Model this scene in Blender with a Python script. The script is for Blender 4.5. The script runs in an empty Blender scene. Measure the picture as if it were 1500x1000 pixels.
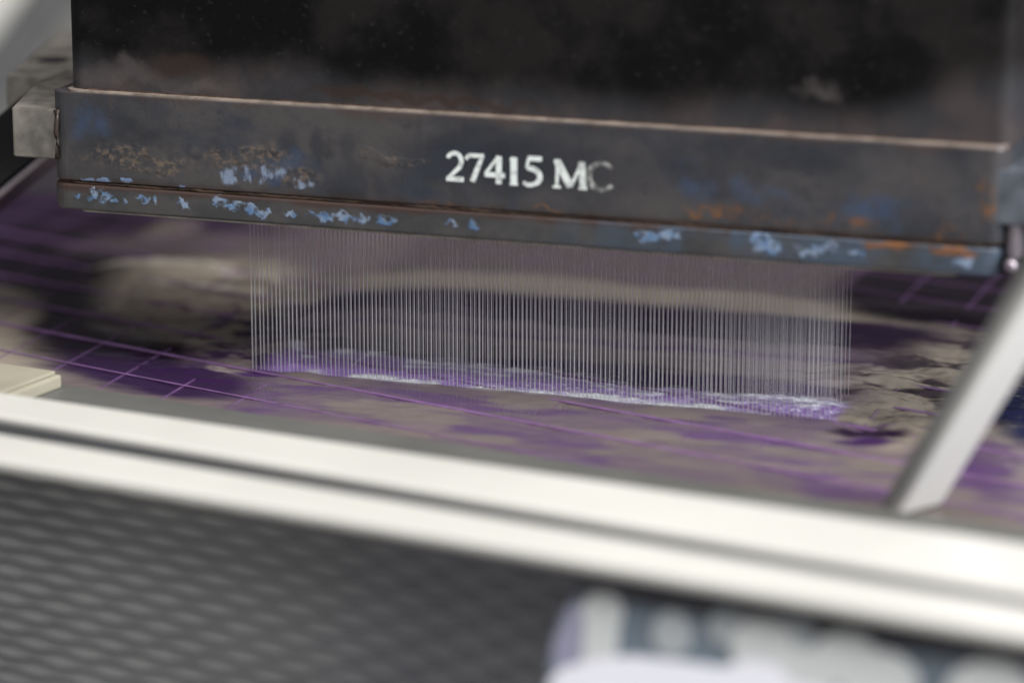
import bpy, bmesh, math, random
import numpy as np
from mathutils import Vector, Matrix
random.seed(4); rng = np.random.default_rng(4)
S = bpy.context.scene
COL = S.collection

# ------------------------------------------------------------------ camera
FP = 5000.0; PIT = math.atan(1250 / FP); ZC = 0.388
cd = bpy.data.cameras.new('camera'); cam = bpy.data.objects.new('camera', cd); COL.objects.link(cam)
cam.location = (0, 0, ZC); cam.rotation_euler = (math.pi / 2 - PIT, 0, 0)
cd.lens = 36 * FP / 1500; cd.sensor_width = 36; cd.clip_start = 0.05; cd.clip_end = 60
cd.dof.use_dof = True; cd.dof.focus_distance = 1.515; cd.dof.aperture_fstop = 2.9; cd.dof.aperture_blades = 9
S.camera = cam

# ------------------------------------------------------------------ world, lamps, exposure
w = bpy.data.worlds.new('World'); S.world = w; w.use_nodes = True
w.node_tree.nodes['Background'].inputs[0].default_value = (0.93, 0.97, 1.0, 1)
w.node_tree.nodes['Background'].inputs[1].default_value = 0.24
def area(name, loc, target, size, energy, col):
    l = bpy.data.lights.new(name, 'AREA'); l.shape = 'RECTANGLE'; l.size, l.size_y = size; l.energy = energy; l.color = col
    o = bpy.data.objects.new(name, l); COL.objects.link(o); o.location = loc
    o.rotation_euler = (Vector(target) - Vector(loc)).to_track_quat('-Z', 'Y').to_euler()
area('ceiling_lamp', (0.4, 0.35, 2.6), (0, 1.35, 0), (2.6, 1.8), 92, (1.0, 0.965, 0.91))
area('side_fill_lamp', (2.2, -0.2, 1.25), (0, 1.4, 0.02), (1.3, 1.0), 98, (0.95, 0.98, 1.0))  # added unseen lamp from the right, brightens the slanted bar and upright faces
S.view_settings.view_transform = 'Standard'; S.view_settings.look = 'None'
S.view_settings.exposure = 0.0; S.view_settings.gamma = 1.0
S.cycles.max_bounces = 6

# ------------------------------------------------------------------ frames: ray through a survey point of the picture
cp, sp = math.cos(PIT), math.sin(PIT)
def ray(x, y):
    X = (x - 750) / FP; Y = (y - 500) / FP
    return Vector((X, cp - Y * sp, -sp - Y * cp))
def on_z(x, y, z=0.0):
    d = ray(x, y); t = (z - ZC) / d.z
    return Vector((0, 0, ZC)) + d * t
def frame(deg):
    a = math.radians(deg)
    return Vector((math.cos(a), -math.sin(a), 0)), Vector((math.sin(a), math.cos(a), 0))
AD, AT = 18.97, 28.2
u, v = frame(AD); u2, v2 = frame(AT)
O = Vector((0.01203, 1.45281, 0))
def DI(a, b, z): return O + u * a + v * b + Vector((0, 0, z))
def TK(a, b, z): return O + u2 * a + v2 * b + Vector((0, 0, z))
def on_plane(x, y, P, n):
    d = ray(x, y); c = Vector((0, 0, ZC)); t = (P - c).dot(n) / d.dot(n)
    return c + d * t

# ------------------------------------------------------------------ helpers
def props(o, label=None, cat=None, group=None, kind=None):
    if label: o['label'] = label
    if cat: o['category'] = cat
    if group: o['group'] = group
    if kind: o['kind'] = kind
    return o
def empty(name, loc, rz=0, **k):
    o = bpy.data.objects.new(name, None); COL.objects.link(o); o.location = loc; o.rotation_euler = (0, 0, rz)
    o.empty_display_size = 0.02
    return props(o, **k)
def link(name, me, mat, parent=None, smooth=False, **k):
    if mat: me.materials.append(mat)
    if smooth:
        me.polygons.foreach_set('use_smooth', [True] * len(me.polygons))
    o = bpy.data.objects.new(name, me); COL.objects.link(o)
    if parent: o.parent = parent
    return props(o, **k)
def from_bm(bm, name):
    me = bpy.data.meshes.new(name); bm.to_mesh(me); bm.free(); return me
def box_bm(x0, x1, y0, y1, z0, z1, bev=0.0, seg=2, bm=None):
    own = bmesh.new()
    bmesh.ops.create_cube(own, size=1)
    for q in own.verts:
        q.co = Vector(((x0 + x1) / 2 + q.co.x * (x1 - x0), (y0 + y1) / 2 + q.co.y * (y1 - y0), (z0 + z1) / 2 + q.co.z * (z1 - z0)))
    if bev: bmesh.ops.bevel(own, geom=own.edges[:], offset=bev, segments=seg, affect='EDGES', profile=0.6)
    return own
def prism_bm(pts, z0, z1, bev=0.0, seg=2):
    bm = bmesh.new()
    lo = [bm.verts.new((p[0], p[1], z0)) for p in pts]; hi = [bm.verts.new((p[0], p[1], z1)) for p in pts]
    n = len(pts)
    bm.faces.new(hi); bm.faces.new(lo[::-1])
    for i in range(n): bm.faces.new((lo[i], lo[(i + 1) % n], hi[(i + 1) % n], hi[i]))
    bmesh.ops.recalc_face_normals(bm, faces=bm.faces[:])
    if bev: bmesh.ops.bevel(bm, geom=bm.edges[:], offset=bev, segments=seg, affect='EDGES', profile=0.6)
    return bm
def tube_bm(path, r, n=10, bm=None, caps=True):
    bm = bm or bmesh.new()
    path = [Vector(p) for p in path]; rings = []
    for i, p in enumerate(path):
        t = (path[min(i + 1, len(path) - 1)] - path[max(i - 1, 0)]).normalized()
        a = t.cross(Vector((0, 0, 1)))
        if a.length < 1e-4: a = Vector((1, 0, 0))
        a.normalize(); b = a.cross(t)
        rr = r[i] if hasattr(r, '__len__') else r
        rings.append([bm.verts.new(p + a * math.cos(q) * rr + b * math.sin(q) * rr) for q in [2 * math.pi * k / n for k in range(n)]])
    for A, B in zip(rings, rings[1:]):
        for k in range(n): bm.faces.new((A[k], A[(k + 1) % n], B[(k + 1) % n], B[k]))
    if caps:
        bm.faces.new(rings[0][::-1]); bm.faces.new(rings[-1])
    return bm

# numpy noise -------------------------------------------------------
TBL = rng.random((256, 256))
def vn(x, y):
    xi = np.floor(x).astype(int); yi = np.floor(y).astype(int); fx = x - xi; fy = y - yi
    fx = fx * fx * fx * (fx * (fx * 6 - 15) + 10); fy = fy * fy * fy * (fy * (fy * 6 - 15) + 10)
    g = lambda i, j: TBL[i & 255, j & 255]
    return (g(xi, yi) * (1 - fx) + g(xi + 1, yi) * fx) * (1 - fy) + (g(xi, yi + 1) * (1 - fx) + g(xi + 1, yi + 1) * fx) * fy
def fbm(x, y, o=4):
    s = 0; a = 0.5; t = 0
    for k in range(o):
        s = s + a * vn(x + 17.3 * k, y + 9.1 * k); t += a; a *= 0.5; x = x * 2.03; y = y * 2.03
    return s / t
def sst(e0, e1, x):
    t = np.clip((x - e0) / (e1 - e0), 0, 1); return t * t * (3 - 2 * t)

# node helpers ------------------------------------------------------
class NT:
    def __init__(s, name, rough=0.5, metal=0.0, spec=0.5):
        s.m = bpy.data.materials.new(name); s.m.use_nodes = True; s.t = s.m.node_tree
        s.b = s.t.nodes['Principled BSDF']; s.set('Roughness', rough); s.set('Metallic', metal); s.set('Specular IOR Level', spec)
        s.co = s.t.nodes.new('ShaderNodeTexCoord').outputs['Object']
    def set(s, k, val):
        if isinstance(val, bpy.types.NodeSocket): s.t.links.new(val, s.b.inputs[k])
        else:
            if isinstance(val, tuple) and len(val) == 3: val = (*val, 1)
            s.b.inputs[k].default_value = val
    def _in(s, sock, val):
        if isinstance(val, bpy.types.NodeSocket): s.t.links.new(val, sock)
        elif val is not None:
            if isinstance(val, tuple) and len(val) == 3 and sock.type == 'RGBA': val = (*val, 1)
            sock.default_value = val
    def math(s, op, a, b=None, c=None, clamp=False):
        n = s.t.nodes.new('ShaderNodeMath'); n.operation = op; n.use_clamp = clamp
        for i, q in enumerate((a, b, c)): s._in(n.inputs[i], q)
        return n.outputs[0]
    def vm(s, op, a, b=None, scale=None):
        n = s.t.nodes.new('ShaderNodeVectorMath'); n.operation = op
        s._in(n.inputs[0], a)
        if b is not None: s._in(n.inputs[1], b)
        if scale is not None: n.inputs['Scale'].default_value = scale
        return n.outputs['Value'] if op == 'LENGTH' else n.outputs['Vector']
    def noise(s, scale, det=4, sc=(1, 1, 1), rough=0.55, dist=0.0, off=(0, 0, 0), color=False):
        m = s.t.nodes.new('ShaderNodeMapping'); s.t.links.new(s.co, m.inputs[0]); m.inputs['Scale'].default_value = sc; m.inputs['Location'].default_value = off
        n = s.t.nodes.new('ShaderNodeTexNoise'); s.t.links.new(m.outputs[0], n.inputs['Vector'])
        n.inputs['Scale'].default_value = scale; n.inputs['Detail'].default_value = det; n.inputs['Roughness'].default_value = rough; n.inputs['Distortion'].default_value = dist
        return n.outputs['Color' if color else 'Fac']
    def ramp(s, f, a, b, lo=0.0, hi=1.0, smooth=True):
        n = s.t.nodes.new('ShaderNodeMapRange'); n.interpolation_type = 'SMOOTHSTEP' if smooth else 'LINEAR'
        s._in(n.inputs['Value'], f)
        for k, q in (('From Min', a), ('From Max', b), ('To Min', lo), ('To Max', hi)): n.inputs[k].default_value = q
        return n.outputs[0]
    def mix(s, f, a, b):
        n = s.t.nodes.new('ShaderNodeMix'); n.data_type = 'RGBA'
        s._in(n.inputs['Factor'], f); s._in(n.inputs[6], a); s._in(n.inputs[7], b); return n.outputs[2]
    def bump(s, h, dist=0.001, st=0.5):
        n = s.t.nodes.new('ShaderNodeBump'); n.inputs['Distance'].default_value = dist; n.inputs['Strength'].default_value = st
        s.t.links.new(h, n.inputs['Height']); s.t.links.new(n.outputs[0], s.b.inputs['Normal'])
    def blobs(s, lst, warp=0.004, wscale=110, edge=(1.15, 0.75), wdet=3):
        """stain mask: union of ellipses in the x-z plane (metres), edges broken by noise"""
        wn = s.noise(wscale, wdet, color=True); wv = s.vm('SUBTRACT', wn, (0.5, 0.5, 0.5)); wv = s.vm('SCALE', wv, scale=warp * 2)
        p = s.vm('ADD', s.co, wv); p = s.vm('MULTIPLY', p, (1, 0, 1)); out = None
        for (x, z, rx, rz) in lst:
            q = s.vm('SUBTRACT', p, (x, 0, z)); q = s.vm('MULTIPLY', q, (1 / rx, 0, 1 / rz)); L = s.vm('LENGTH', q)
            out = L if out is None else s.math('MINIMUM', out, L)
        return s.ramp(out, edge[0], edge[1])

def plain(name, col, rough=0.5, metal=0.0, var=0.12, scale=60, bump=0.0, spec=0.5):
    n = NT(name, rough, metal, spec)
    f = n.noise(scale, 4)
    lo = tuple(c * (1 - var) for c in col); hi = tuple(min(1, c * (1 + var)) for c in col)
    n.set('Base Color', n.mix(n.ramp(f, 0.3, 0.7), lo, hi))
    if bump: n.bump(f, bump, 0.6)
    return n.m

# ------------------------------------------------------------------ materials
def steel_flange():
    n = NT('worn_blued_steel', 0.42, 0.25, 0.5)
    big = n.noise(14, 4, (1, 1, 1.8)); mid = n.noise(60, 5, (1, 1, 1.0), 0.6); fine = n.noise(420, 3)
    c = n.mix(n.ramp(big, 0.35, 0.65), (0.036, 0.040, 0.052), (0.098, 0.090, 0.092))
    c = n.mix(n.ramp(n.noise(22, 4, (1, 1, 1.5), 0.6, 0.8, (3, 1, 2)), 0.52, 0.66, 0, 0.6), c, (0.046, 0.056, 0.080))
    c = n.mix(n.ramp(mid, 0.5, 0.72, 0, 0.75), c, (0.036, 0.037, 0.044))
    c = n.mix(n.ramp(n.noise(30, 5, (1.2, 1, 0.35), 0.6, 0, (9, 2, 2)), 0.60, 0.75, 0, 0.5), c, (0.115, 0.086, 0.080))      # pinkish tarnish running down
    # darker handled ovals beside the number
    c = n.mix(n.math('MULTIPLY', n.blobs([(-0.105, 0.113, 0.004, 0.007), (-0.092, 0.112, 0.003, 0.008), (-0.078, 0.113, 0.004, 0.0065), (0.004, 0.109, 0.055, 0.012)], 0.004, 90, (1.4, 0.5)), 0.5), c, (0.032, 0.036, 0.050))
    # blue stains
    c = n.mix(n.math('MULTIPLY', n.blobs([(-0.105, 0.102, 0.012, 0.004), (-0.118, 0.098, 0.018, 0.0025), (0.078, 0.106, 0.012, 0.006), (0.108, 0.104, 0.014, 0.005), (0.155, 0.100, 0.018, 0.006), (-0.20, 0.116, 0.010, 0.008)], 0.012, 70, (1.5, 0.2)), n.ramp(n.noise(95, 4), 0.35, 0.65, 0.15, 0.75)), c, (0.060, 0.095, 0.175))
    # tan crust
    cr = n.blobs([(-0.175, 0.099, 0.030, 0.006), (-0.125, 0.104, 0.024, 0.007), (-0.105, 0.096, 0.016, 0.005), (-0.055, 0.108, 0.016, 0.003)], 0.008, 60, (1.2, 0.5))
    c = n.mix(n.math('MULTIPLY', cr, n.ramp(n.noise(260, 5, (1, 1, 1.3), 0.7), 0.46, 0.62, 0, 0.75)), c, (0.22, 0.165, 0.125))
    c = n.mix(n.math('MULTIPLY', cr, n.ramp(n.noise(180, 3, (1, 1, 2.2), 0.6, 0, (4, 4, 4)), 0.56, 0.66, 0, 0.6)), c, (0.035, 0.028, 0.028))
    wh = n.blobs([(-0.129, 0.0955, 0.011, 0.0035), (-0.099, 0.0945, 0.005, 0.002), (-0.118, 0.0985, 0.012, 0.0028)], 0.005, 160, (1.2, 0.7))
    c = n.mix(n.math('MULTIPLY', wh, n.ramp(n.noise(150, 5, (1.6, 1, 0.7), 0.6, 0, (1, 4, 4)), 0.44, 0.56)), c, (0.27, 0.33, 0.46))
    c = n.mix(n.blobs([(-0.2020, 0.0895, 0.0035, 0.0010), (-0.1945, 0.0895, 0.004, 0.0012), (-0.156, 0.0888, 0.0014, 0.0012), (-0.183, 0.0905, 0.003, 0.0009)], 0.0018, 320), c, (0.25, 0.36, 0.58))
    # rust over the seam
    z = n.t.nodes.new('ShaderNodeSeparateXYZ'); n.t.links.new(n.co, z.inputs[0]); zz = z.outputs[2]
    near = n.ramp(n.math('ADD', zz, n.math('MULTIPLY', n.noise(70, 4, (1, 1, 0.3)), 0.008)), 0.0965, 0.0915)
    c = n.mix(n.math('MULTIPLY', near, 0.8), c, (0.055, 0.034, 0.024))
    orr = n.blobs([(0.093, 0.0945, 0.010, 0.0024), (0.079, 0.094, 0.006, 0.0018), (0.143, 0.0945, 0.013, 0.0034), (0.186, 0.0925, 0.008, 0.0034), (0.201, 0.108, 0.003, 0.009), (-0.036, 0.0905, 0.010, 0.0012), (0.115, 0.0925, 0.008, 0.0015), (0.012, 0.0905, 0.008, 0.001)], 0.009, 150, (1.4, 0.4), 5)
    c = n.mix(n.math('MULTIPLY', orr, n.ramp(n.noise(150, 5, (1, 1, 1.5), 0.65), 0.42, 0.66, 0.0, 0.8)), c, (0.22, 0.10, 0.042))
    # thin rust drips under the top edge
    top = n.ramp(n.math('SUBTRACT', zz, n.math('MULTIPLY', n.noise(45, 3, (1, 1, 0.1), 0.6), 0.016)), 0.1165, 0.1215)
    c = n.mix(n.math('MULTIPLY', top, 0.55), c, (0.095, 0.062, 0.054))
    n.set('Base Color', c)
    n.set('Roughness', n.ramp(mid, 0.3, 0.7, 0.22, 0.5))
    h = n.math('ADD', n.math('MULTIPLY', mid, 0.6), n.math('MULTIPLY', fine, 0.25)); h = n.math('ADD', h, n.math('MULTIPLY', cr, n.noise(260, 3)))
    n.bump(h, 0.0009, 0.55)
    return n.m
def steel_lip():
    n = NT('chipped_lip_steel', 0.34, 0.15, 0.5)
    mid = n.noise(55, 5, (1, 1, 1.4), 0.6)
    c = n.mix(n.ramp(mid, 0.35, 0.65), (0.055, 0.057, 0.062), (0.085, 0.080, 0.080))
    z = n.t.nodes.new('ShaderNodeSeparateXYZ'); n.t.links.new(n.co, z.inputs[0]); zz = z.outputs[2]; xx = z.outputs[0]
    near = n.ramp(n.math('SUBTRACT', zz, n.math('MULTIPLY', n.noise(60, 4, (1, 1, 0.3)), 0.006)), 0.0805, 0.0835)
    c = n.mix(n.math('MULTIPLY', near, 0.85), c, (0.070, 0.040, 0.032))
    # long blue-grey film on the right half
    fl = n.math('MULTIPLY', n.ramp(xx, -0.02, 0.09), n.ramp(n.noise(38, 4, (1, 1, 0.6), 0.6, 0, (2, 7, 1)), 0.40, 0.58))
    c = n.mix(n.math('MULTIPLY', fl, 0.85), c, (0.070, 0.100, 0.145))
    L = [(-0.207, 0.0815, 0.0016, 0.0018), (-0.199, 0.0835, 0.0024, 0.0026), (-0.1945, 0.0822, 0.0040, 0.0026), (-0.189, 0.0800, 0.0016, 0.0009), (-0.184, 0.0806, 0.0010, 0.0020), (-0.175, 0.0828, 0.0030, 0.0014), (-0.169, 0.0822, 0.0013, 0.0016),
         (-0.1565, 0.0830, 0.0013, 0.0014), (-0.1545, 0.0805, 0.0026, 0.0018), (-0.139, 0.0838, 0.0042, 0.0024), (-0.134, 0.0816, 0.0055, 0.0008), (-0.1265, 0.0834, 0.0052, 0.0013), (-0.122, 0.0812, 0.0034, 0.0022), (-0.1185, 0.0798, 0.0024, 0.0016), (-0.1155, 0.0815, 0.0014, 0.0010),
         (-0.104, 0.0806, 0.0032, 0.0012), (-0.095, 0.0812, 0.0022, 0.0010), (-0.088, 0.0808, 0.0048, 0.0022), (-0.080, 0.0810, 0.0040, 0.0016), (-0.072, 0.0806, 0.0040, 0.0022), (-0.060, 0.0812, 0.0040, 0.0018),
         (-0.030, 0.0818, 0.0026, 0.0016), (-0.020, 0.0815, 0.0022, 0.0016), (0.058, 0.0822, 0.0060, 0.0022), (0.067, 0.083, 0.0050, 0.0018), (0.108, 0.0832, 0.0060, 0.0036), (0.113, 0.081, 0.004, 0.0022), (0.127, 0.081, 0.006, 0.002), (0.136, 0.0825, 0.0040, 0.0024), (0.148, 0.0812, 0.0036, 0.0016), (0.193, 0.0812, 0.0038, 0.0018)]
    bl = n.blobs(L, 0.0045, 230, (1.3, 0.7), 5)
    c = n.mix(n.math('MULTIPLY', bl, n.ramp(n.noise(240, 5, (1, 1, 1), 0.65), 0.38, 0.54)), c, n.mix(n.ramp(n.noise(150, 2), 0.4, 0.6), (0.12, 0.22, 0.40), (0.28, 0.36, 0.50)))
    c = n.mix(n.math('MULTIPLY', n.blobs([(0.160, 0.0858, 0.010, 0.0014), (0.188, 0.085, 0.010, 0.002)], 0.003, 160), 0.7), c, (0.28, 0.11, 0.035))
    n.set('Base Color', c)
    n.bump(n.math('ADD', mid, n.math('MULTIPLY', bl, 0.5)), 0.0006, 0.6)
    return n.m
def housing_mat():
    n = NT('black_scaled_steel', 0.5, 0.0, 0.2)
    mid = n.noise(26, 5, (1, 1, 1.2), 0.6); fine = n.noise(330, 3, (1, 1, 1), 0.7)
    c = n.mix(n.ramp(mid, 0.4, 0.65), (0.003, 0.003, 0.0035), (0.012, 0.0100, 0.0098))
    c = n.mix(n.ramp(fine, 0.60, 0.72, 0, 0.35), c, (0.050, 0.052, 0.060))
    z = n.t.nodes.new('ShaderNodeSeparateXYZ'); n.t.links.new(n.co, z.inputs[0]); zz = z.outputs[2]; xx = z.outputs[0]
    lim = n.math('SUBTRACT', zz, n.math('MULTIPLY', n.noise(16, 5, (1, 1, 0.3), 0.6, 0, (5, 1, 0)), 0.026))
    lim = n.math('SUBTRACT', lim, n.math('MULTIPLY', n.ramp(xx, 0.13, 0.20), 0.016))
    c = n.mix(n.math('MULTIPLY', n.ramp(lim, 0.137, 0.1175), 0.72), c, n.mix(n.ramp(n.noise(30, 4), 0.4, 0.6), (0.052, 0.051, 0.058), (0.085, 0.070, 0.071)))
    c = n.mix(n.math('MULTIPLY', n.blobs([(-0.185, 0.1365, 0.030, 0.0045), (-0.155, 0.1335, 0.022, 0.003), (0.128, 0.148, 0.009, 0.003)], 0.012, 50, (1.6, 0.1)), 0.6), c, (0.100, 0.085, 0.085))
    c = n.mix(n.math('MULTIPLY', n.blobs([(-0.158, 0.141, 0.014, 0.0055), (-0.07, 0.134, 0.030, 0.0025), (-0.04, 0.133, 0.05, 0.002)], 0.008, 60, (1.5, 0.3)), 0.7), c, (0.040, 0.025, 0.020))
    n.set('Base Color', c); n.set('Roughness', n.ramp(mid, 0.35, 0.65, 0.38, 0.6))
    n.bump(n.math('ADD', mid, n.math('MULTIPLY', fine, 0.3)), 0.0008, 0.5)
    return n.m
M_FL, M_LIP, M_HO = steel_flange(), steel_lip(), housing_mat()
M_LEDGE = plain('lit_bare_tan_steel', (0.40, 0.33, 0.285), 0.35, 0.35, 0.35, 120, 0.0004)  # machined ledge steel, tone lightened to show light from above
M_SEAM = plain('dark_rust', (0.045, 0.022, 0.012), 0.8, 0, 0.5, 140, 0.0008)
M_PLATE = plain('plate_steel', (0.28, 0.26, 0.23), 0.35, 0.6, 0.3, 90)
M_BRK = plain('bracket_steel', (0.23, 0.212, 0.190), 0.42, 0.2, 0.4, 70, 0.0005)
M_PAINT = NT('worn_white_paint', 0.6)
f_ = M_PAINT.noise(300, 4); M_PAINT.set('Base Color', M_PAINT.mix(M_PAINT.ramp(f_, 0.36, 0.56), (0.55, 0.58, 0.57), (0.86, 0.92, 0.90))); M_PAINT = M_PAINT.m
M_PAINT2 = NT('rubbed_paint', 0.6)
f_ = M_PAINT2.noise(260, 4); M_PAINT2.set('Base Color', M_PAINT2.mix(M_PAINT2.ramp(f_, 0.46, 0.60), (0.14, 0.14, 0.14), (0.44, 0.45, 0.43))); M_PAINT2 = M_PAINT2.m
M_WHITE2 = plain('clean_white_enamel', (0.88, 0.87, 0.84), 0.4, 0, 0.03, 14)
M_SHADED_EDGE = plain('shaded_edge_grey', (0.26, 0.26, 0.255), 0.5, 0, 0.1, 20)
M_WHITE = plain('white_enamel', (0.70, 0.685, 0.65), 0.32, 0, 0.04, 14)
M_CREAM = plain('cream_enamel', (0.38, 0.35, 0.275), 0.5, 0, 0.08, 30)
M_GREY = plain('grey_rubber', (0.125, 0.125, 0.118), 0.55, 0, 0.12, 20)
M_GROOVE = plain('groove_grey', (0.04, 0.042, 0.046), 0.5, 0, 0.1, 20)
n = NT('grey_backing', 0.6); sx_ = n.t.nodes.new('ShaderNodeSeparateXYZ'); n.t.links.new(n.co, sx_.inputs[0])
g_ = n.ramp(n.math('ADD', sx_.outputs[0], n.math('MULTIPLY', n.noise(9, 3), 0.16)), 0.17, 0.27)      # the panel is a darker purplish sheet on its right half
n.set('Base Color', n.mix(g_, n.mix(n.ramp(n.noise(9, 4), 0.3, 0.7), (0.46, 0.46, 0.46), (0.58, 0.58, 0.575)), (0.36, 0.35, 0.385))); M_PANEL = n.m
M_WIRE = plain('dark_wire', (0.13, 0.122, 0.14), 0.4, 0, 0.2, 40)
M_BLACK = plain('gloss_black', (0.010, 0.010, 0.012), 0.15, 0, 0.2, 60)
M_CHROME = plain('bright_edge_steel', (0.34, 0.30, 0.34), 0.25, 0.7, 0.15, 60)
M_CORD = plain('purple_cord', (0.33, 0.17, 0.41), 0.45, 0, 0.18, 90); M_CORD.node_tree.nodes['Principled BSDF'].inputs['Alpha'].default_value = 0.55
M_CORD2 = plain('sunken_purple_cord', (0.26, 0.13, 0.33), 0.45, 0, 0.18, 90); M_CORD2.node_tree.nodes['Principled BSDF'].inputs['Alpha'].default_value = 0.24

# ------------------------------------------------------------------ the die, hung over the bath
RD = -math.radians(AD)
die = empty('extrusion_die', O + Vector((0, 0, 0.0755)), RD, label='heavy dark blued-steel extrusion die block stamped 27415 MC over the bath', cat='extrusion die')
shift = Matrix.Translation((0, 0, -0.0755))
class PartFrame: pass
def dpart(name, bm, mat, parent=None, smooth=False, **k):
    o = link(name, from_bm(bm, name), mat, parent or die, smooth, **k)
    if parent is None: o.location = (0, 0, -0.0755)     # meshes are in bath coordinates, the Empty sits at the base of the die
    return o
def rrect(x0, x1, y0, y1, r, n=6):
    pts = []
    for cx, cy, a0 in ((x1 - r, y1 - r, 0), (x0 + r, y1 - r, 90), (x0 + r, y0 + r, 180), (x1 - r, y0 + r, 270)):
        for k in range(n + 1):
            a = math.radians(a0 + 90 * k / n); pts.append((cx + r * math.cos(a), cy + r * math.sin(a)))
    return pts
def bevel_rim(bm, off, seg=2, z=None):
    ed = [e for e in bm.edges if abs(e.verts[0].co.z - e.verts[1].co.z) < 1e-7 and (z is None or min(abs(e.verts[0].co.z - q) for q in z) < 1e-6)]
    bmesh.ops.bevel(bm, geom=ed, offset=off, segments=seg, affect='EDGES', profile=0.5); return bm
dpart('flange', bevel_rim(prism_bm(rrect(-0.2195, 0.2090, -0.030, 0.080, 0.007), 0.0888, 0.1286), 0.0006), M_FL)
dpart('ledge', prism_bm(rrect(-0.2135, 0.2085, -0.0292, 0.078, 0.008), 0.1285, 0.1293), M_LEDGE)
dpart('lip', bevel_rim(prism_bm(rrect(-0.2205, 0.2085, -0.0305, 0.081, 0.009), 0.0756, 0.0872), 0.0011, 3), M_LIP)
dpart('seam', prism_bm(rrect(-0.2190, 0.2070, -0.0288, 0.079, 0.007), 0.0868, 0.0892), M_SEAM)
dpart('spinneret_plate', prism_bm(rrect(-0.207, 0.190, -0.0295, 0.070, 0.004), 0.0748, 0.0758), M_PLATE)
hs = prism_bm(rrect(-0.2130, 0.2105, -0.0248, 0.072, 0.0075, 8), 0.1290, 0.31)
dpart('housing', hs, M_HO, smooth=False)
# irregular weld bead in the corner between ledge and housing
wb = bmesh.new(); pth = []; rr = []
for k in range(240):
    a = -0.205 + 0.408 * k / 239; pth.append((a, -0.0250 + random.uniform(-0.0002, 0.0002), 0.1294)); rr.append(0.0003 + 0.0003 * random.random())
tube_bm(pth, rr, 6, wb); dpart('weld_bead', wb, M_SEAM, smooth=True)
bb = bmesh.new(); pth = []; rr = []
for k in range(200):
    a = -0.210 + 0.410 * k / 199; pth.append((a, -0.0290, 0.0879 + random.uniform(-0.0003, 0.0003))); rr.append(0.0002 + 0.0009 * float(vn(np.array(k * .16), np.array(3.3))) + 0.0003 * random.random())
tube_bm(pth, rr, 6, bb); dpart('rust_bead', bb, plain('rust_crust', (0.042, 0.023, 0.014), 0.7, 0, 0.7, 60, 0.001), smooth=True)

# number painted on the flange: strokes in picture-like units (x right, y up, unit 0.306 mm)
def arc(cx, cy, rx, ry, a0, a1, n=14): return [(cx + rx * math.cos(math.radians(a0 + (a1 - a0) * k / n)), cy + ry * math.sin(math.radians(a0 + (a1 - a0) * k / n))) for k in range(n + 1)]
GL = [
 ('digit', 0, [(arc(12.5, 31, 10, 10.5, 165, 0, 12) + arc(10.5, 31, 12, 16, -8, -42, 5) + [(2.5, 3.5)], [4.5] + [5.2] * 12 + [5.5] * 6 + [4]), ([(0, 3), (26, 3)], 6)]),
 ('digit', 29, [([(0.5, 33), (3, 37.5), (9, 40)], [4, 5, 4.5]), ([(4, 39.5), (27, 40)], 5), ([(25.5, 40), (17, 20), (10, 1)], [4, 6, 6.5])]),
 ('digit', 56, [([(22, 41), (2, 14)], [3.5, 4.2]), ([(1, 13), (31, 13)], 6.2), ([(22, 41), (22, 0)], 7)]),
 ('digit', 92, [([(8, 41), (8, 1)], 8), ([(8, 40), (2.5, 36)], 3), ([(2, 1), (14, 1)], 2.6)]),
 ('digit', 113, [([(8, 41), (28, 41)], 6), ([(9, 41), (6, 26)], 3.8), ([(6, 26)] + arc(9, 14, 16.5, 12.5, 92, -95, 14) + [(1, 5)], [3.8] + [5.2] + [6.4] * 10 + [5.2] * 4 + [4])]),
 ('letter', 157, [([(7, 40), (6, 2)], 3.8), ([(6, 40), (26, 3)], 8.4), ([(26, 3), (43, 40)], 4), ([(42, 40), (44, 2)], 7.5), ([(0, 1.5), (12, 1.5)], 3), ([(38, 1.5), (50, 1.5)], 3), ([(2, 40), (9, 40)], 3)]),
 ('letter', 208, [(arc(20, 21, 18.5, 19.5, 38, 322, 26), [4] + [5] * 7 + [6.4] * 11 + [5] * 7 + [4])]),
]
def ribbon(bm, pts, wd, y, lift):
    pts = [Vector(p) for p in pts]; n = len(pts); L = []; Rr = []
    for i, p in enumerate(pts):
        t = (pts[min(i + 1, n - 1)] - pts[max(i - 1, 0)]).normalized(); q = Vector((-t.y, t.x)); h = (wd[i] if hasattr(wd, '__len__') else wd) / 2 * 1.22
        L.append(p + q * h); Rr.append(p - q * h)
    e = 0
    def V(p, d): return bm.verts.new((p.x * 0.000306 - 0.0322, d, 0.1003 + p.y * 0.000292))
    ft = [(V(a, y - lift), V(b, y - lift)) for a, b in zip(L, Rr)]; bk = [(V(a, y + 0.0002), V(b, y + 0.0002)) for a, b in zip(L, Rr)]
    for i in range(n - 1):
        bm.faces.new((ft[i][0], ft[i + 1][0], ft[i + 1][1], ft[i][1]))
        bm.faces.new((ft[i][0], bk[i][0], bk[i + 1][0], ft[i + 1][0])); bm.faces.new((ft[i][1], ft[i + 1][1], bk[i + 1][1], bk[i][1]))
    for i in (0, n - 1): bm.faces.new((ft[i][0], ft[i][1], bk[i][1], bk[i][0]))
for gi, (nm, x0, strokes) in enumerate(GL):
    bm = bmesh.new()
    for si, (pts, wd) in enumerate(strokes):
        if isinstance(wd, list) and len(wd) < len(pts): wd = wd + [wd[-1]] * (len(pts) - len(wd))
        ribbon(bm, [(p[0] + x0, p[1]) for p in pts], wd, -0.0300, 0.00012 + 0.00002 * si)
    k = {'label': 'letter C half rubbed away'} if gi == 6 else {}
    dpart(nm, bm, M_PAINT2 if gi == 6 else M_PAINT, **k)

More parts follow.
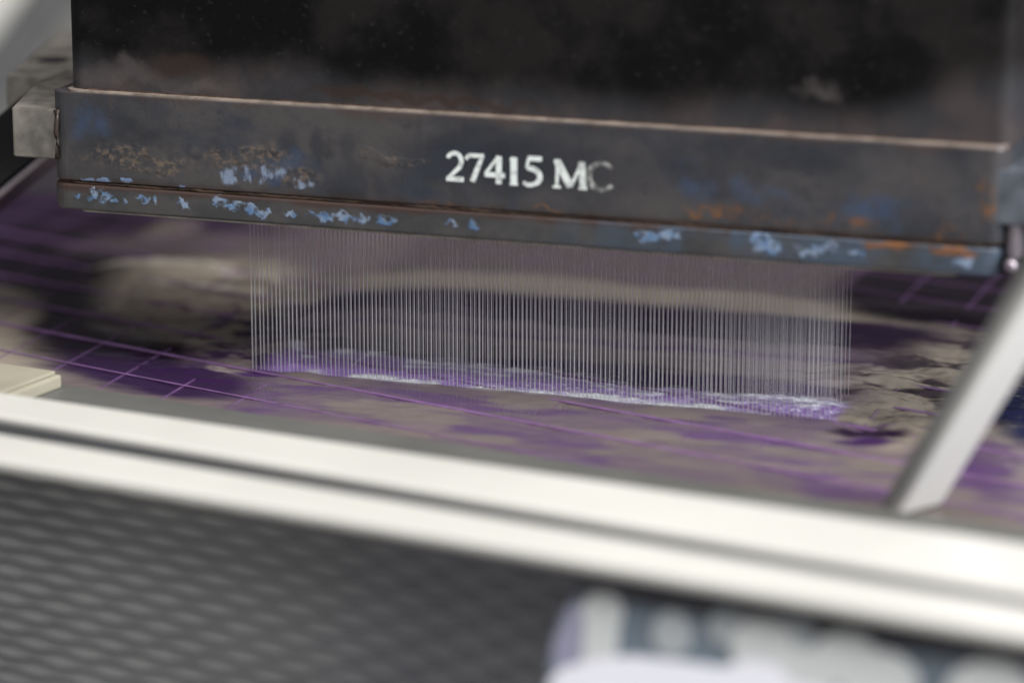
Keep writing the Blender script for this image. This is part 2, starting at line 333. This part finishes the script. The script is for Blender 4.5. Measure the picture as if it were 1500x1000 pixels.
# brackets: thick notched plates sticking out of both ends of the die
def bracket(name, sgn, base, label, mat=None):
    e = empty(name, DI(base, 0, 0.0975), RD, label=label, cat='bracket')
    out = [(0.002, -0.0290), (-0.0212, -0.0290), (-0.0345, 0.0140), (-0.0385, 0.0290), (-0.0410, 0.0365), (-0.0450, 0.0415), (-0.0500, 0.0435), (-0.0615, 0.0437), (-0.1000, 0.1780), (-0.0450, 0.1780), (0.002, 0.090)]
    pts = [(sgn * x, y) for x, y in out]
    if sgn < 0: pts = pts[::-1]
    bm = prism_bm(pts, 0, 0.0225)
    bmesh.ops.bevel(bm, geom=bm.edges[:], offset=0.0006, segments=2, affect='EDGES')
    link('plate', from_bm(bm, 'plate'), mat or M_BRK, e)
    h = bmesh.new(); bmesh.ops.create_circle(h, cap_ends=True, segments=28, radius=0.0078)
    for q in h.verts: q.co += Vector((sgn * -0.0615, 0.093, 0.0229))
    link('bolt_hole', from_bm(h, 'bolt_hole'), M_BLACK, e)
    return e
bl_ = bracket('mounting_bracket', 1, -0.2175, 'grey notched steel bracket with bolt hole on the left end of the die')
br_ = bracket('mounting_bracket', -1, 0.2065, 'blurred blue-grey steel bracket at the right end of the die, behind the slanted white bar', plain('blue_grey_steel', (0.11, 0.125, 0.15), 0.35, 0.2, 0.4, 70, 0.0005))
for o_ in (bl_, br_): o_['group'] = 'mounting brackets on the ends of the die'
# weld fillet and scribe marks of the left bracket
c_ = bmesh.new(); tube_bm([(0.0006, -0.0296, 0.0005), (0.0012, -0.0300, 0.006), (0.0004, -0.0299, 0.012), (0.0014, -0.0298, 0.018), (0.001, -0.0294, 0.0225)], [0.0012, 0.0008, 0.001, 0.0013, 0.0016], 8, c_)
link('weld', from_bm(c_, 'weld'), M_FL, bl_, True)
# bolt under the right bracket
bt = empty('hex_bolt', DI(0.2125, -0.024, 0.0760), RD, label='small shiny bolt under the right bracket, beside the top of the slanted white bar', cat='bolt')
h = bmesh.new(); bmesh.ops.create_cone(h, cap_ends=True, segments=6, radius1=0.0062, radius2=0.0062, depth=0.008)
for q in h.verts: q.co += Vector((0, 0, 0.004))
bmesh.ops.bevel(h, geom=h.edges[:], offset=0.0007, segments=2, affect='EDGES'); link('head', from_bm(h, 'head'), M_BLACK, bt)
h = bmesh.new(); bmesh.ops.create_cone(h, cap_ends=True, segments=18, radius1=0.0034, radius2=0.0034, depth=0.014)
for q in h.verts: q.co += Vector((0, 0, 0.0148))
link('shank', from_bm(h, 'shank'), M_CHROME, bt)
h = bmesh.new(); bmesh.ops.create_uvsphere(h, u_segments=16, v_segments=10, radius=0.0030)
for q in h.verts: q.co += Vector((0, -0.0065, 0.005))
link('ball_tip', from_bm(h, 'ball_tip'), M_CHROME, bt, True)

# black arm that carries the left bracket
P1 = on_plane(-70, 322, DI(0, 0.05, 0), v); P2 = on_plane(70, 206, DI(0, 0.05, 0), v)
arm = empty('support_arm', P1, 0, label='glossy black support bar running up under the left bracket', cat='support bar')
d_ = (P2 - P1); L_ = d_.length; d_.normalize(); up_ = d_.cross(v).normalized(); up_ = up_ if up_.z > 0 else -up_
def bar(dirv, upv, side, l, hh, dd, off=0.0, bev=0.001):
    bm = box_bm(0, l, -dd / 2, dd / 2, off - hh / 2, off + hh / 2, bev)
    M = Matrix((dirv, side, upv)).transposed().to_4x4(); bmesh.ops.transform(bm, matrix=M, verts=bm.verts[:]); return bm
link('bar', from_bm(bar(d_, up_, v, L_ * 1.35, 0.026, 0.030, 0.0085), 'bar'), M_BLACK, arm)
link('edge_strip', from_bm(bar(d_, up_, v, L_ * 1.3, 0.0035, 0.034, -0.0075, 0.0008), 'edge_strip'), M_CHROME, arm)

# ------------------------------------------------------------------ filaments
fil = empty('filament_curtain', DI(-0.0028, 0.0175, 0.0), RD, label='curtain of fine pale filaments hanging from the die into the bath', cat='filaments')
FM = NT('wet_filament', 0.22, 0.0, 0.6); oi_ = FM.t.nodes.new('ShaderNodeObjectInfo'); FM.set('Base Color', FM.mix(oi_.outputs['Random'], (0.66, 0.66, 0.68), (0.88, 0.87, 0.88))); FM.set('Transmission Weight', 0.0); FM.set('Alpha', 0.6); FM = FM.m
rows = [0.0, 0.0175, 0.035]; NF = 134
def strand_pts(a, b, seed):
    r = random.Random(seed); j = r.uniform(-0.00018, 0.00018)
    return [(a, b, 0.0757), (a + j * 0.4, b, 0.055), (a + j, b, 0.03), (a + j * 1.4, b, -0.003)]
count = 0; rest = bmesh.new()
for ri, b in enumerate(rows):
    for k in range(NF):
        a = -0.1343 + 0.2683 * k / (NF - 1) + (ri % 2) * 0.0007 + random.uniform(-0.00010, 0.00010)
        a_ = a - 0.0
        p = strand_pts(a_ , b - 0.0175, ri * 1000 + k)
        r_ = (0.00023, 0.00012, 0.00011)[ri] * random.uniform(0.88, 1.1)
        if count < 300:
            bm = tube_bm(p, [r_, r_, r_, r_ * 1.05], 6)
            link('filament', from_bm(bm, 'filament'), FM, fil, True); count += 1
        else: tube_bm(p, r_, 5, rest)
link('filament', from_bm(rest, 'filament_rest'), FM, fil, True, kind='stuff')
# a loose curl of fibre
cu = bmesh.new(); tube_bm([DI(-0.0935 + 0.0009 * k ** 1.35, 0.012, 0.0020 + 0.0055 * math.sin(min(1.0, k / 9) * math.pi / 2) * 1.6) for k in range(10)], 0.00014, 5, cu)
link('stray_fibre', from_bm(cu, 'stray_fibre'), FM, None, True, label='short curled loose fibre above the left part of the bath surface, among the filaments', cat='fibre')

# ------------------------------------------------------------------ the liquid
def axis(segs):
    out = [segs[0][0]]
    for a, b, st in segs:
        n = max(1, int(round((b - a) / st))); out += [a + (b - a) * (k + 1) / n for k in range(n)]
    return np.array(out)
A = axis([(-60, -32, .5), (-32, 24, .105), (24, 44, .5)]); B = axis([(-30, -14, .4), (-14, -5, .12), (-5, 5, .045), (5, 22, .11), (22, 33, .22)])
a, b = np.meshgrid(A, B, indexing='ij')          # centimetres in the die's frame
wa = a + 2.4 * (fbm(a * .16, b * .22, 3) - .5) + .9 * (fbm(a * .5 + 7, b * .9 + 3, 3) - .5)
wb_ = b + 3.0 * (fbm(a * .13 + 31, b * .2 + 5, 3) - .5) + 1.1 * (fbm(a * .42 + 11, b * 1.0 + 9, 3) - .5)
col = np.empty(a.shape + (3,))
BEI = np.array((.38, .325, .27)); DRK = np.array((.010, .005, .014)); PUR = np.array((.088, .036, .150)); MAU = np.array((.175, .140, .145)); LAV = np.array((.36, .225, .58)); BLU = np.array((.016, .019, .055)); LBE = np.array((.58, .52, .45)); FOA = np.array((.88, .90, .97))
col[:] = MAU
def lay(mask, c):
    global col
    m = np.clip(mask, 0, 1)[..., None]; col = col * (1 - m) + c * m
def ell(a0, b0, ra, rb, rot=0, sharp=1.0, aa=None, bb=None):
    aa = wa if aa is None else aa; bb = wb_ if bb is None else bb
    t = math.radians(rot); x = (aa - a0) * math.cos(t) + (bb - b0) * math.sin(t); y = -(aa - a0) * math.sin(t) + (bb - b0) * math.cos(t)
    q = np.sqrt((x / ra) ** 2 + (y / rb) ** 2); return sst(1 + .35 * sharp, 1 - .35 * sharp, q)
# left: beige and dark reflections painted into the purple liquid's colour
lay(ell(-28, 2, 7.5, 9, 0), BEI); lay(ell(-39, 24, 16, 14, 20), DRK * 1.1 + PUR * .09)
lay(ell(-31.5, 20, 5.2, 10, 18), DRK); lay(ell(-26.8, 10.5, 3.9, 10.5, 26), DRK); lay(ell(-22.0, 2.6, 4.0, 6.5, 40), DRK)
lay(ell(-17.5, -2.2, 6, 2.4, -8), DRK * .6 + PUR * .3)
lay(ell(-21.5, 13, 5.0, 8.5, 18), BEI * 1.08); lay(ell(-16.5, 8.2, 5, 3.6, 30), BEI * .8); lay(ell(-27.5, 23.5, 6, 3.2, 20) * .6, MAU)
lay(ell(-21, 13, 5.5, 9, 18) * sst(.47, .62, fbm(a * .30 + 71, b * .62 + 12, 4)) * .5, MAU * .5); lay(ell(-26.2, 17.4, 3.4, .9, 26, aa=a, bb=b), LBE); lay(ell(-22.6, 18.2, 2.6, .6, -14, aa=a, bb=b), LBE); lay(ell(-29.8, 5, 2.4, 5.5, 15, aa=a, bb=b) * .85, BEI * .9); lay(ell(-23.6, 14.6, 2.2, .35, 8) * .8, LBE); lay(ell(-21.5, 15.6, 4.0, .5, 5) * .6, MAU * .5)  # pale crest streaks are ripple highlights put into the colour
lay(ell(-30.5, 27, 1.5, 2.0) * .3, BEI)
# purple bands and painted beige and dark reflections behind the curtain, bent round its ends
ao = np.where(wa < -10, (-10 - wa) * 1.55, np.where(wa > 13, (wa - 13) * 1.9, 0)); d = np.sqrt(ao ** 2 + np.clip(wb_, 0, None) ** 2)
inb = sst(-17.5, -14.5, wa) * sst(19, 17, wa) * (wb_ > -1)
def band(d0, d1, s=1.0): return sst(d0 - s, d0 + s, d) * sst(d1 + s, d1 - s, d)
lay(band(21.5, 40, 1.5) * inb * .75, MAU * .45); lay(band(17.3, 21.8, 1.2) * inb, BEI * .74); lay(band(11.2, 17.0, .9) * inb, DRK + PUR * .12); lay(band(9.7, 11.6, .5) * inb, MAU * .8 + PUR * .3)
lay(band(8.8, 9.9, .4) * inb * .7, PUR); lay(band(5.4, 8.8, .7) * inb, BEI * .62 + PUR * .35); lay(band(2.2, 5.4, .6) * inb, PUR * .8)
# right end: painted beige reflection with dark folds, dark reflected corner behind
lay(ell(17, 8.5, 4.2, 7.0, 0), BEI * .72); lay(ell(17.5, 0, 6, 5, 0), BEI * .66); lay(ell(15.5, 26, 9, 8.6, 0, .5), DRK * .45); lay(ell(26, 22, 9, 12), DRK * .5)
st = fbm(a * .5 + 3, b * 1.0 + 20, 4); zone = ell(16.8, 9.5, 4.8, 8.0, 0) ; lay(zone * sst(.47, .62, st) * .85, DRK * 1.6)
zone = ell(-14.8, 5.4, 4.0, 7.5, 20); lay(zone * sst(.47, .62, fbm(a * .6 + 13, b * 1.3 + 2, 4)) * .9, DRK * 2 + PUR * .25)
lay(ell(22.5, 5.5, 3.2, 6.5, 0), BLU); lay(ell(22.0, -4, 4.0, 4.0, 0) * .8, DRK * 1.5 + PUR * .6)
# in front of the curtain
fr = sst(.1, -.3, b) * sst(-13.5, -10.5, a)
lay(fr * sst(17, 15, a), MAU * .70 + PUR * .24)
lay(fr * sst(.44, .68, fbm(a * .24 + 50, b * .75 + 8, 3)) * .75, PUR * .85 + MAU * .12)
lay(fr * sst(.46, .70, fbm(a * .30 + 80, b * .8 + 28, 3)) * .6, BEI * .56)
lay(sst(-1.2, -0.1, b) * fr * .55 * sst(15, 13, a), MAU * .55 + PUR * .2)
lay(ell(15.4, -3.0, 1.5, 1.0, 0), PUR * .6); lay(ell(15.0, -1.2, 2.0, .8, 0), DRK * 2)
# trough where the filaments plunge in
ce = sst(-14.0, -12.6, a) * sst(13.6, 12.8, a)
top = 3.6 + 1.3 * (fbm(a * .22 + 3, a * 0 + 1, 3) - .5) * 2 - 0.03 * (a + 5)
tr = ce * sst(top + .25, top - .1, b) * sst(-.05, .12, b)
lay(tr, LAV * .95 + PUR * .5); lay(tr * sst(2, 13, a) * .6, LAV * .3 + PUR * .6)
lay(tr * sst(-12.0, -9.5, a) * sst(12.5, 9, a) * sst(.42, .60, fbm(a * 1.6 + 5, b * 2.6, 4)) * .8, LAV * 1.3)
fo = fbm(a * 5 + 15, b * 9 + 3, 4); w1 = np.exp(-((b - top) / .42) ** 2) * sst(.40, .55, fbm(a * .5 + 2, b * .1 + 40, 3) + .06); w2 = np.exp(-((b - .32) / .36) ** 2) * sst(.30, .48, fbm(a * .45 + 22, a * 0 + 4, 3)) * sst(-11.5, -10, a) * sst(11, 8, a)
w3 = np.exp(-((b - top + .9) / .20) ** 2) * sst(.5, .6, fbm(a * .6 + 92, b * .2 + 4, 3)) * .7
foam = ce * np.clip((w1 * (.25 + 1.1 * sst(.42, .62, fbm(a * .9 + 5, b * 2.2 + 40, 3))) * .75 + w2 * (.5 + 1.5 * sst(.40, .6, fbm(a * .8 + 45, b * 1.5, 3))) + w3) * (.75 + .9 * fo), 0, 1)
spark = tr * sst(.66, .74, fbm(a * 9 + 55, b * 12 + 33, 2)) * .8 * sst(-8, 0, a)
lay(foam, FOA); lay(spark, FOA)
# height, metres
calm = sst(20, 8, np.sqrt((np.clip(np.abs(a) - 10, 0, None) * 1.2) ** 2 + (np.clip(b - 4, 0, None) * .8) ** 2 + (np.clip(-b, 0, None) * 1.5) ** 2))
h = .0007 * (fbm(a * .5, b * .8, 4) - .5) * (.25 + 1.75 * calm) + .0016 * calm * sst(-18, -12.5, a) * sst(16, 13.5, a) * sst(-.6, 1.2, b)
endz = ell(16.5, 6, 5.5, 9) + ell(-15.5, 6, 5.0, 8)
h += .0062 * (fbm(a * .42 + 3, b * 1.0 + 20, 4) - .5) * np.clip(endz, 0, 1) + .0010 * endz
h += .0050 * ell(-26.2, 17.2, 3.4, 1.4, 26, aa=a, bb=b) + .0095 * ell(-21, 13, 5, 9, 18) * (fbm(a * .35 + 9, b * .55 + 2, 3) - .5) + .0012 * (d < 25) * inb * (np.sin(d * 1.25) * .35)
h += tr * (.0010 * (fbm(a * 3.1, b * 4.2, 4) - .5) - .0009) + foam * .0007 * (fo + .2)
h += .0006 * fr
h += .0007 * np.exp(-((b + .35) / .35) ** 2) * ce                      # swollen lip of liquid just in front of the first row
X = O.x + (u.x * a + v.x * b) * .01; Y = O.y + (u.y * a + v.y * b) * .01
na, nb = a.shape
co = np.stack([X, Y, h], -1).reshape(-1, 3).astype(np.float32)
b2 = (X - O.x) * v2.x + (Y - O.y) * v2.y
idx = np.arange(na * nb).reshape(na, nb)
q = np.stack([idx[:-1, :-1], idx[1:, :-1], idx[1:, 1:], idx[:-1, 1:]], -1)
q = q[b2[:-1, :-1] > -0.185].reshape(-1, 4)
me = bpy.data.meshes.new('liquid'); me.vertices.add(len(co)); me.vertices.foreach_set('co', co.ravel())
me.loops.add(q.size); me.loops.foreach_set('vertex_index', q.ravel().astype(np.int32))
me.polygons.add(len(q)); me.polygons.foreach_set('loop_start', np.arange(0, q.size, 4, dtype=np.int32)); me.update(calc_edges=True)
me.polygons.foreach_set('use_smooth', np.ones(len(q), bool))
at_ = me.color_attributes.new('dye_and_reflections', 'FLOAT_COLOR', 'POINT'); at_.data.foreach_set('color', np.concatenate([np.clip(col, 0, 1).reshape(-1, 3), np.ones((na * nb, 1))], 1).astype(np.float32).ravel())  # vertex colour holds the liquid's purple plus painted reflections of the surroundings
n = NT('dyed_liquid_with_reflections', 0.15, 0.0, 0.15)
an = n.t.nodes.new('ShaderNodeAttribute'); an.attribute_name = 'dye_and_reflections'
n.set('Base Color', an.outputs['Color']); n.bump(n.noise(160, 3, (1, 1, 1)), 0.0003, 0.35)
link('water', me, n.m, None, kind='structure', label='dark purple dyed liquid in the bath, streaked with painted beige and dark reflections and rippling around the filaments')

# bubbles of foam along the two foam lines
wt = (foam > .55) & (rng.random(foam.shape) < .10); ii = np.argwhere(wt); rng.shuffle(ii); ii = ii[:5200]
ico = bmesh.new(); bmesh.ops.create_icosphere(ico, subdivisions=1, radius=1); iv = np.array([q_.co[:] for q_ in ico.verts]); it = np.array([[q_.index for q_ in f.verts] for f in ico.faces]); ico.free()
cs = co.reshape(na, nb, 3)[ii[:, 0], ii[:, 1]] + np.c_[rng.normal(0, .0004, (len(ii), 2)), np.zeros(len(ii))]; rs = rng.uniform(.00010, .00030, len(ii))
V_ = (cs[:, None] + iv[None] * rs[:, None, None]).reshape(-1, 3); T_ = (it[None] + (np.arange(len(ii)) * len(iv))[:, None, None]).reshape(-1, 3)
me = bpy.data.meshes.new('foam'); me.from_pydata(V_.tolist(), [], T_.tolist())
link('foam', me, plain('foam_white', (0.72, 0.73, 0.84), 0.3, 0, 0.1, 90), None, True, kind='stuff', label='fine white foam and bubbles along the foot of the filament curtain')

# ------------------------------------------------------------------ purple grid net floating at the surface
net = empty('grid_net', TK(0, 0, 0), 0, label='purple square-mesh net of thin cords lying in the dyed liquid', cat='net')
l1 = Vector((math.cos(math.radians(-35.5)), math.sin(math.radians(-35.5)), 0)); n0 = Vector((math.sin(math.radians(34.8)), math.cos(math.radians(34.8)), 0)); m0 = Vector((-n0.y, n0.x, 0)); l2 = Vector((math.cos(math.radians(71.5)), math.sin(math.radians(71.5)), 0))
def cord(p, dr, s0, s1, r, mt=None):
    n_ = 60; pts = [p + dr * (s0 + (s1 - s0) * k / n_) for k in range(n_ + 1)]
    keep = [q_ for q_ in pts if (q_ ).dot(v2) > -0.165 and q_.dot(v) < 0.325 and -0.58 < q_.dot(u) < 0.42]
    if len(keep) < 2: return
    bm = tube_bm(keep, r, 6); 
    for q_ in bm.verts: q_.co.z = q_.co.z * 0.45 + (0.0001 if mt else 0.0007)
    link('cord', from_bm(bm, 'cord'), mt or M_CORD, net, True)
for k in range(-4, 14): cord(n0 * (-0.0787 + 0.0377 * k) + m0 * 0.0, l1, -0.70, 0.62, 0.0012 if k > 0 else 0.0006, M_CORD2 if k > 5 else None)
for k in range(-9, 13):
    base = n0 * -0.0757 + m0 * (0.2449 - 0.0350 * (k)); cord(base, l2, -0.10, 0.62, 0.0009, M_CORD2)

# ------------------------------------------------------------------ bath body: rails, lip, wall
tank = empty('bath_tank', TK(0, -0.24, -0.12), 0, label='long bath with white enamelled rim rails in front of the die', cat='tank')
def local(o):                      # keep world shape while parenting to the tank's Empty
    o.matrix_parent_inverse = Matrix.Translation(-tank.location); return o
def strip(name, c, z, th, mat, ext=0.35, bev=0.003, seg=4, parent=tank, **k):
    """c: near/far edges surveyed at height z: far-left, far-right, near-left, near-right"""
    fl, fr_, nl, nr = [on_z(*p, z) for p in c]
    d1 = (fr_ - fl).normalized(); d2 = (nr - nl).normalized()
    fl, fr_, nl, nr = fl - d1 * ext, fr_ + d1 * ext, nl - d2 * ext, nr + d2 * ext
    bm = prism_bm([(p.x, p.y) for p in (nl, nr, fr_, fl)], z - th, z, bev, seg)
    return local(link(name, from_bm(bm, name), mat, parent, False, **k))
strip('inner_lip', [(0, 548), (1500, 775), (0, 585), (1500, 812)], 0.008, 0.010, M_GREY, bev=0.0015)
r1 = strip('upper_rail', [(0, 573), (1500, 794), (0, 608), (1500, 866)], 0.020, 0.022, M_WHITE, bev=0.0026, seg=5)
strip('groove_strip', [(0, 600), (1500, 860), (0, 650), (1500, 900)], 0.0170, 0.018, M_GROOVE, bev=0.001)
r2 = strip('lower_rail', [(0, 634), (1500, 887), (0, 675), (1500, 929)], 0.020, 0.0045, M_WHITE, bev=0.0018, seg=4)
bk = prism_bm([tuple((DI(x, y, 0))[:2]) for x, y in ((-0.60, 0.33), (0.44, 0.33), (0.44, 0.34), (-0.60, 0.34))], -0.10, 0.030, 0.001)
local(link('back_wall', from_bm(bk, 'back_wall'), plain('dull_mauve_steel', (0.075, 0.066, 0.078), 0.5, 0, 0.2, 12), tank))

# expanded-mesh guard on the front of the bath
pa, pb = on_z(0, 690, 0.012), on_z(1500, 944, 0.012); pd = (pb - pa).normalized(); pn = Vector((pd.y, -pd.x, 0))      # pn points to the camera
GO = pa - pn * 0.012
guard = empty('mesh_guard', GO - Vector((0, 0, 0.15)), math.atan2(pd.y, pd.x), label='blurred grey guard panel of wavy dark wires below the white rails', cat='guard panel')
link('backing_panel', from_bm(box_bm(-0.4, 0.9, 0.0, 0.006, 0.0, 0.148), 'backing_panel'), M_PANEL, guard)
s_ = 0.0057; P_ = 0.0250
for k in range(25):
    z0 = 0.1485 - s_ * k; pts = [(-0.30 + 1.0 * i / 320, -0.0012, z0 + 0.00058 * math.sin(2 * math.pi * (-0.30 + 1.0 * i / 320) / P_ + math.pi * k)) for i in range(321)]
    bm = tube_bm(pts, 0.00075, 5); link('wire', from_bm(bm, 'wire'), M_WIRE, guard, True)

# cream block at the left end of the lip
cb = empty('cream_block', on_z(-48, 590, 0.008), -math.radians(AT), label='cream block on the bath rim at the left edge, behind the upper white rail', cat='block')
link('body', from_bm(box_bm(-0.11, 0.021, -0.004, 0.040, 0.0, 0.006, 0.0012), 'body'), M_CREAM, cb)
link('cover', from_bm(box_bm(-0.108, 0.019, -0.002, 0.038, 0.0062, 0.0078, 0.0004), 'cover'), M_CREAM, cb)

# slanted white bar at the right
Q1 = on_z(1338, 752, 0.000); Q2 = on_plane(1698, 160, TK(0.0, -0.15, 0), v2)
wbr = empty('white_bar', Q1, 0, label='out-of-focus white bar rising slantwise from the rim at the right', cat='bar')
d_ = Q2 - Q1; L_ = d_.length; d_.normalize(); nn = (Vector((0, 0, ZC)) - Q1).normalized() + Vector((0.75, 0, 0.6)); nn = (nn - d_ * nn.dot(d_)).normalized(); sd = nn.cross(d_).normalized()
def obar(l, x0, x1, n0_, n1_, bev):
    bm = box_bm(0, l, x0, x1, n0_, n1_, bev, 4); M = Matrix((d_, sd, nn)).transposed().to_4x4(); bmesh.ops.transform(bm, matrix=M, verts=bm.verts[:]); return bm
sgn = 1 if sd.x > 0 else -1
xs = sorted((sgn * -0.0098, sgn * 0.0150)); link('face', from_bm(obar(L_, xs[0], xs[1], -0.008, 0.0, 0.0032), 'face'), M_WHITE2, wbr)
xs = sorted((sgn * -0.0130, sgn * -0.0099)); link('shaded_edge', from_bm(obar(L_, xs[0], xs[1], -0.007, -0.002, 0.0012), 'shaded_edge'), M_SHADED_EDGE, wbr)  # grey strip puts the bar's shaded left side into colour

# tilted slate-blue sign with pale printed marks, lower right, too close to be in focus
TN = (pn * math.cos(math.radians(32)) + Vector((0, 0, math.sin(math.radians(32))))).normalized()
c0 = on_plane(1150, 940, GO + pn * 0.020, pn); TX = pd; TY = TN.cross(TX).normalized()
sign = empty('sign_plate', c0, 0, label='blurred slate-blue sign with large lilac-white rounded marks below the rails, lower right', cat='sign')
def on_sign(x, y):
    q_ = on_plane(x, y, c0, TN) - c0; return q_.dot(TX), q_.dot(TY)
def plate(name, pts, z0, z1, mat, bev=0.0):
    P_ = [on_sign(*p) for p in pts]
    ar = sum(P_[i_][0] * P_[(i_ + 1) % len(P_)][1] - P_[(i_ + 1) % len(P_)][0] * P_[i_][1] for i_ in range(len(P_)))
    if ar < 0: P_ = P_[::-1]
    bm = prism_bm(P_, z0, z1, bev); M = Matrix((TX, TY, TN)).transposed().to_4x4(); bmesh.ops.transform(bm, matrix=M, verts=bm.verts[:])
    return link(name, from_bm(bm, name), mat, sign)
def disc(x, y, rx, ry=None, n_=22): return [(x + rx * math.cos(2 * math.pi * k / n_), y + (ry or rx) * math.sin(2 * math.pi * k / n_)) for k in range(n_)]
plate('board', [(842, 868), (1180, 925), (1620, 1000), (1620, 1300), (790, 1300), (800, 960), (818, 900)], -0.004, 0.0, plain('slate_blue', (0.10, 0.125, 0.155), 0.45, 0, 0.25, 25), 0.0008)
T1 = plain('print_white', (0.66, 0.66, 0.73), 0.5, 0, 0.03, 20); T2 = plain('print_pale_grey', (0.46, 0.47, 0.48), 0.5, 0, 0.05, 20); T3 = plain('print_mid_grey', (0.30, 0.32, 0.34), 0.5, 0, 0.05, 20); T4 = plain('print_lilac_grey', (0.22, 0.215, 0.30), 0.5, 0, 0.05, 20)
MK = [(T4, [(836, 885), (858, 885), (848, 1100), (805, 1100), (812, 940)]), (T2, disc(883, 896, 30)), (T2, [(858, 900), (908, 900), (903, 975), (853, 975)]), (T3, disc(985, 928, 29, 34)), (T3, disc(1068, 918, 30, 28)), (T3, disc(1165, 930, 30, 30)),
      (T2, disc(1118, 948, 46, 44)), (T2, disc(1238, 965, 48, 40)), (T2, disc(1290, 1000, 56, 46)), (T2, disc(1180, 985, 60, 34)), (T2, disc(1450, 1012, 62, 44)), (T1, [(812, 1100), (806, 1000), (826, 980), (870, 968), (930, 962), (990, 968), (1060, 978), (1100, 968), (1140, 975), (1165, 1004), (1210, 1012), (1300, 1020), (1420, 1050), (1560, 1040), (1560, 1200), (812, 1200)])]
for k, (mt_, pts) in enumerate(MK): plate('printed_mark', pts, -0.0002, 0.00035 + 0.00015 * k, mt_)

# ------------------------------------------------------------------ room behind
fl = bmesh.new(); bmesh.ops.create_grid(fl, x_segments=1, y_segments=1, size=6, matrix=Matrix.Translation((0, 3, -0.75)))
link('floor', from_bm(fl, 'floor'), plain('concrete', (0.22, 0.21, 0.20), 0.7, 0, 0.15, 4), None, kind='structure')
wall = link('wall', from_bm(box_bm(-5, 5, 4.2, 4.3, -0.05, 3.0), 'wall'), plain('wall_dark_for_reflection', (0.035, 0.032, 0.038), 0.8, 0, 0.1, 2), None, kind='structure')  # upper part made dark so the liquid reflects little light
link('dado', from_bm(box_bm(-5, 5, 4.17, 4.28, -0.75, -0.053, 0.004), 'dado'), plain('grey_dado', (0.24, 0.235, 0.225), 0.7, 0, 0.1, 2), wall)
def back_thing(name, x, y, dist, wpx, hpx, tilt, mat, label, cat, part):
    p = on_plane(x, y, Vector((0, dist, 0)), Vector((0, 1, 0))); s = dist / FP
    e = empty(name, p, 0, label=label, cat=cat)
    bm = box_bm(-wpx * s / 2, wpx * s / 2, -0.02, 0.02, -hpx * s / 2, hpx * s / 2, 0.012, 3)
    o = link(part, from_bm(bm, part), mat, e); o.rotation_euler = (0, math.radians(tilt), 0)
    o2 = link('end_cap', from_bm(box_bm(-wpx * s / 2 * .8, wpx * s / 2 * .8, -0.025, 0.025, hpx * s / 2, hpx * s / 2 + 0.01, 0.002), 'end_cap'), mat, e); o2.rotation_euler = (0, math.radians(tilt), 0)
back_thing('white_housing', -20, -38, 2.5, 130, 200, 38, M_WHITE, 'out-of-focus white machine cover in the top left corner', 'machine cover', 'cover')
back_thing('grey_strut', 60, 20, 2.3, 55, 420, 36, plain('strut_grey', (0.12, 0.12, 0.125), 0.5), 'blurred grey strut slanting behind the left bracket', 'strut', 'beam')
back_thing('beige_post', 1520, 20, 1.9, 62, 520, 0, plain('post_beige', (0.50, 0.47, 0.41), 0.5), 'blurred pale post at the right edge behind the die', 'post', 'column')
